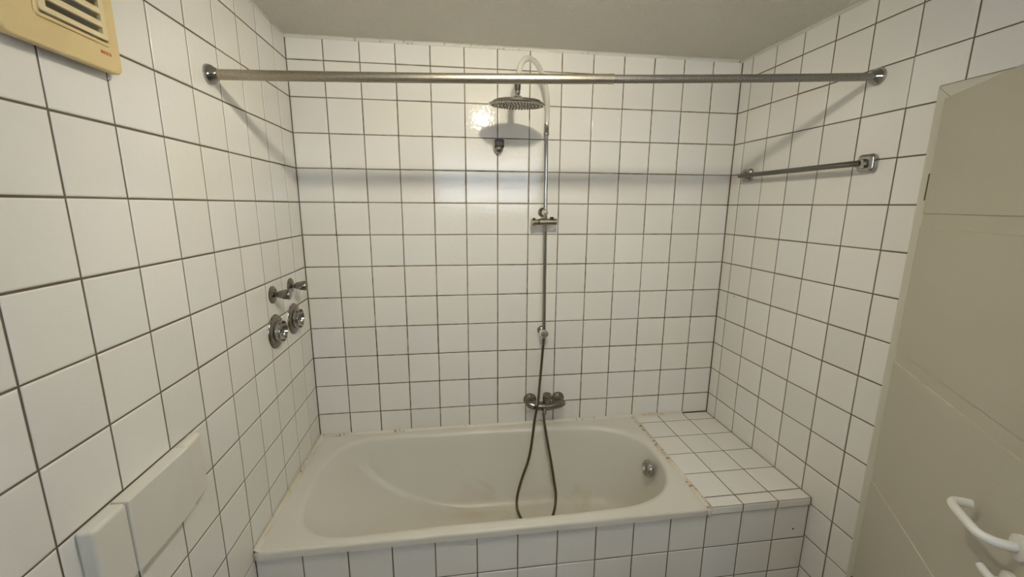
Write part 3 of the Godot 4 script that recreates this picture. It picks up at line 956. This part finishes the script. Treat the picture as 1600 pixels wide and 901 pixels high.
func build_hook() -> void:
	var o := thing("shower_holder", "small chrome and black hand-shower holder on the tiles below the rain head", "holder", at(0.927, -0.5, 0.0))
	var s := sto()
	add_lathe(s, [Vector2(0.0, 0.042), Vector2(0.014, 0.041), Vector2(0.02, 0.036), Vector2(0.0225, 0.026), Vector2(0.0225, 0.0)], aim(Vector3(0, -0.008, 0), Vector3.BACK), 28)
	part("shell", s.commit(), M.chrome, o)
	part("cradle", rbox(Vector3(0.04, 0.03, 0.036), 0.004), M.black, o, Transform3D(Basis.IDENTITY, Vector3(0.001, 0.018, 0.026)), "black plastic cradle")
	part("side_arm", rbox(Vector3(0.005, 0.034, 0.036), 0.002), M.chrome, o, Transform3D(Basis.IDENTITY, Vector3(-0.021, 0.012, 0.026)))
	part("side_arm", rbox(Vector3(0.005, 0.034, 0.036), 0.002), M.chrome, o, Transform3D(Basis.IDENTITY, Vector3(0.0225, 0.012, 0.026)))

func build_towel_rail() -> void:
	var o := thing("towel_rail", "chrome towel rail with squarish end plates on the right wall", "towel rail", at(W, -0.62, 0.45))
	var c := o.position
	for z in [0.147, 0.757]:
		var s := sto()
		add_rbox(s, Vector3(0.028, 0.062, 0.062), 0.0138, Transform3D(Basis.IDENTITY, at(W - 0.0135, -0.62, z) - c), 5)
		var pl := part("end_plate", s.commit(), M.chrome, o)
		var dirz := 1.0 if z < 0.4 else -1.0
		part("post", tube([at(W - 0.018, -0.622, z) - c, at(W - 0.05, -0.623, z + dirz * 0.002) - c], [0.019, 0.0135], 20), M.chrome, pl)
	var pts := []
	for p in [at(W - 0.05, -0.624, 0.14), at(W - 0.06, -0.625, 0.16), at(W - 0.06, -0.624, 0.45), at(W - 0.06, -0.623, 0.74), at(W - 0.05, -0.622, 0.76)]:
		pts.append(p - c)
	part("bar", tube(pts, 0.0105, 20), M.steel, o)

func build_taps() -> void:
	# two small stop-valve handles
	var labels := ["chrome stop-valve handle on the left wall, the one nearer the corner", "chrome stop-valve handle on the left wall, the one farther from the corner"]
	var zs := [0.2, 0.383]
	for i in 2:
		var o := thing("stop_valve", labels[i], "tap", at(0.0, -1.12, zs[i]))
		o.set_meta("group", "stop-valve handles on the left wall")
		part("rosette", lathe([Vector2(0.0, 0.012), Vector2(0.012, 0.012), Vector2(0.022, 0.01), Vector2(0.031, 0.006), Vector2(0.0345, 0.003), Vector2(0.035, 0.0)], 32), M.dimmed_old_chrome, o, aim(Vector3.ZERO, Vector3.RIGHT))
		part("neck", lathe([Vector2(0.009, 0.022), Vector2(0.0085, 0.016), Vector2(0.011, 0.008)], 20), M.dimmed_old_chrome, o, aim(Vector3.ZERO, Vector3.RIGHT))
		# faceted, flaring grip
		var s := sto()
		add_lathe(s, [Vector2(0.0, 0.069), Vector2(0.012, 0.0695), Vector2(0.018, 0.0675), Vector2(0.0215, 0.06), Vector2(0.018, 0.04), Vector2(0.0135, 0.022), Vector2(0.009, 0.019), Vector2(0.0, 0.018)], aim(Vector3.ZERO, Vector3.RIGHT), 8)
		part("grip", s.commit(), M.dimmed_old_chrome, o)
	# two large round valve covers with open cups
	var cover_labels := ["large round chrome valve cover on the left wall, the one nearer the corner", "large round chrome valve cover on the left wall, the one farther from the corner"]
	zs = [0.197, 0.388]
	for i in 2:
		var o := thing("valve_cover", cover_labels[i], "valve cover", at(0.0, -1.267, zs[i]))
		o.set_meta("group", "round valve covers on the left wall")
		part("rosette", lathe([Vector2(0.042, 0.0125), Vector2(0.047, 0.0122), Vector2(0.056, 0.0105), Vector2(0.064, 0.0065), Vector2(0.068, 0.002), Vector2(0.0685, 0.0)], 48), M.dimmed_old_chrome, o, aim(Vector3.ZERO, Vector3.RIGHT))
		part("cup", lathe([Vector2(0.0, 0.006), Vector2(0.022, 0.006), Vector2(0.032, 0.012), Vector2(0.037, 0.02), Vector2(0.04, 0.03), Vector2(0.0415, 0.031), Vector2(0.0425, 0.029), Vector2(0.0425, 0.02), Vector2(0.0435, 0.011)], 48), M.chrome, o, aim(Vector3.ZERO, Vector3.RIGHT), "open chrome cup")
		part("spindle", lathe([Vector2(0.0, 0.024), Vector2(0.006, 0.024), Vector2(0.007, 0.022), Vector2(0.007, 0.006)], 16), M.hose, o, aim(Vector3.ZERO, Vector3.RIGHT))

func rounded_rect(w: float, h: float, r: float, n := 6) -> PackedVector2Array:
	var out := PackedVector2Array()
	for q in [[1, 1, 0.0], [-1, 1, PI / 2], [-1, -1, PI], [1, -1, 1.5 * PI]]:
		for k in n + 1:
			var a: float = q[2] + PI / 2 * k / n
			out.append(Vector2(q[0] * (w / 2 - r) + r * cos(a), q[1] * (h / 2 - r) + r * sin(a)))
	return out

# rounded plate with a soft front edge and optionally a rounded hole; local z is the front
func plate(w: float, h: float, r: float, thick: float, edge: float, hole_w := 0.0, hole_h := 0.0, hole_r := 0.0, hole_at := Vector2.ZERO) -> Mesh:
	var s := sto()
	var n := 8
	var o0 := rounded_rect(w, h, r, n)
	var m := o0.size()
	var rings := []
	for k in 5:
		var a := PI / 2 * k / 4.0
		var d := edge * (1.0 - sin(a))
		var pr := rounded_rect(w - 2 * (edge - edge * cos(a)), h - 2 * (edge - edge * cos(a)), maxf(r - (edge - edge * cos(a)), 0.001), n)
		rings.append([pr, thick - d, a])
	var nm := func(i: int, a: float) -> Vector3:
		var q := int(i / (n + 1.0))
		var th := PI / 2 * q + PI / 2 * (i % (n + 1)) / n
		return Vector3(cos(th) * cos(a), sin(th) * cos(a), sin(a))
	rings.push_front([o0, 0.0, 0.0])
	for k in rings.size() - 1:
		for i in m:
			var j := (i + 1) % m
			var A = rings[k]
			var B = rings[k + 1]
			quad(s, Vector3(A[0][i].x, A[0][i].y, A[1]), Vector3(A[0][j].x, A[0][j].y, A[1]), Vector3(B[0][j].x, B[0][j].y, B[1]), Vector3(B[0][i].x, B[0][i].y, B[1]), nm.call(i, A[2]), nm.call(j, A[2]), nm.call(j, B[2]), nm.call(i, B[2]))
	var f := Vector3.BACK
	var last: PackedVector2Array = rings[-1][0]
	if hole_w > 0.0:
		var hr := rounded_rect(hole_w, hole_h, hole_r, n)
		for i in m: hr[i] += hole_at
		for i in m:
			var j := (i + 1) % m
			quad(s, Vector3(last[i].x, last[i].y, thick), Vector3(last[j].x, last[j].y, thick), Vector3(hr[j].x, hr[j].y, thick), Vector3(hr[i].x, hr[i].y, thick), f, f, f, f)
			var inward := -Vector3(nm.call(i, 0.0))
			quad(s, Vector3(hr[i].x, hr[i].y, thick), Vector3(hr[j].x, hr[j].y, thick), Vector3(hr[j].x, hr[j].y, 0), Vector3(hr[i].x, hr[i].y, 0), inward, inward, inward, inward)
	else:
		for i in m:
			var j := (i + 1) % m
			tri(s, Vector3(0, 0, thick), Vector3(last[i].x, last[i].y, thick), Vector3(last[j].x, last[j].y, thick), f, f, f)
	return s.commit()

func build_fan_cover() -> void:
	# on the left wall: local x runs towards the back wall, local z out of the wall
	var hgt := 0.365
	var bottom := TOP - 0.513
	var z0 := 1.04
	var z1 := 1.285
	var o := thing("extractor_fan_cover", "yellowed cream plastic extractor fan cover with slatted grille on the left wall", "fan cover", Vector3(0, bottom + hgt / 2, (z0 + z1) / 2))
	o.rotation.y = PI / 2
	var w := z1 - z0
	var ix := 0.158           # raised inner panel, set off-centre
	var iy := hgt - 0.092
	var off := Vector3(0.0165, 0, 0)
	var ox := Vector2(off.x, 0)
	part("mount", plate(w - 0.03, hgt - 0.03, 0.012, 0.0162, 0.001, 0.164, iy - 0.006, 0.003, ox + Vector2(0.005, 0)), M.cream, o)
	part("cover", plate(w, hgt, 0.016, 0.013, 0.004, 0.152, iy - 0.008, 0.003, ox), M.cream, o, Transform3D(Basis.IDENTITY, Vector3(0, 0, 0.016)))
	part("inner_frame", plate(ix, iy, 0.008, 0.004, 0.002, ix - 0.012, iy - 0.012, 0.004), M.cream, o, Transform3D(Basis.IDENTITY, off + Vector3(0, 0, 0.0285)))
	part("grille_frame", plate(ix - 0.014, iy - 0.02, 0.004, 0.006, 0.0015, ix - 0.039, iy - 0.038, 0.002), M.pale_cream, o, Transform3D(Basis.IDENTITY, off + Vector3(0, 0, 0.0285)))
	# plastic duct that runs back into the wall behind the slats
	var duct := sto()
	var dz := 1.1215 - (z0 + z1) / 2
	for q in [[Vector3(-0.0755, 0, 0), Vector3(0.003, 0.18, 0.108)], [Vector3(0.0755, 0, 0), Vector3(0.003, 0.18, 0.108)], [Vector3(0, 0.0915, 0), Vector3(0.154, 0.003, 0.108)], [Vector3(0, -0.0915, 0), Vector3(0.154, 0.003, 0.108)], [Vector3(0, 0, -0.052), Vector3(0.148, 0.18, 0.004)]]:
		add_rbox(duct, q[1], 0.0005, Transform3D(Basis.IDENTITY, Vector3(-dz, TOP - 0.352 - (bottom + hgt / 2), -0.0545) + q[0]), 1)
	part("duct", duct.commit(), M.duct, o)
	var y := 0.0825 - hgt / 2
	while y < iy / 2 - 0.02:
		part("slat", rbox(Vector3(ix - 0.037, 0.0125, 0.005), 0.0014, 2), M.pale_cream, o, Transform3D(Basis(Vector3.RIGHT, -0.2), off + Vector3(0, y, 0.0325)))
		y += 0.0235
	# maker's lettering
	var f := SystemFont.new()
	f.font_names = PackedStringArray(["Droid Sans"])
	f.font_weight = 700
	var tm := TextMesh.new()
	tm.text = "MAICO"
	tm.font = f
	tm.font_size = 16
	tm.pixel_size = 0.0005
	tm.depth = 0.0003
	part("lettering", tm, M.red, o, Transform3D(Basis.IDENTITY, Vector3(w / 2 - 0.039, -hgt / 2 + 0.033, 0.0292)), "small red lettering")

func build_flush_plate() -> void:
	var z0 := 0.957
	var z1 := 1.318
	var top := TOP - 1.372
	var hgt := 0.172
	var o := thing("flush_plate", "white plastic toilet flush plate with a wide centre button on the left wall", "flush plate", Vector3(0, top - hgt / 2, (z0 + z1) / 2))
	o.rotation.y = PI / 2
	var mid := (z0 + z1) / 2
	# side panels and the button, local x = mid - z
	part("side_panel", rbox(Vector3(z1 - 1.2355, hgt, 0.034), 0.0085, 5), M.white_plastic, o, Transform3D(Basis.IDENTITY, Vector3(mid - (z1 + 1.2355) / 2, 0, 0.0165)))
	part("button", rbox(Vector3(1.2345 - 1.036, hgt - 0.002, 0.035), 0.003, 4), M.white_plastic, o, Transform3D(Basis(Vector3.UP, 0.006) * Basis(Vector3.RIGHT, 0.012), Vector3(mid - (1.2345 + 1.036) / 2, 0.001, 0.0175)))
	part("side_panel", rbox(Vector3(1.0345 - z0, hgt, 0.03), 0.011, 5), M.white_plastic, o, Transform3D(Basis(Vector3.UP, 0.1), Vector3(mid - (1.0345 + z0) / 2, 0, 0.0115)))
	part("base_plate", rbox(Vector3(z1 - z0 - 0.03, hgt - 0.012, 0.012), 0.003), M.white_plastic, o, Transform3D(Basis.IDENTITY, Vector3(0, 0, 0.006)))
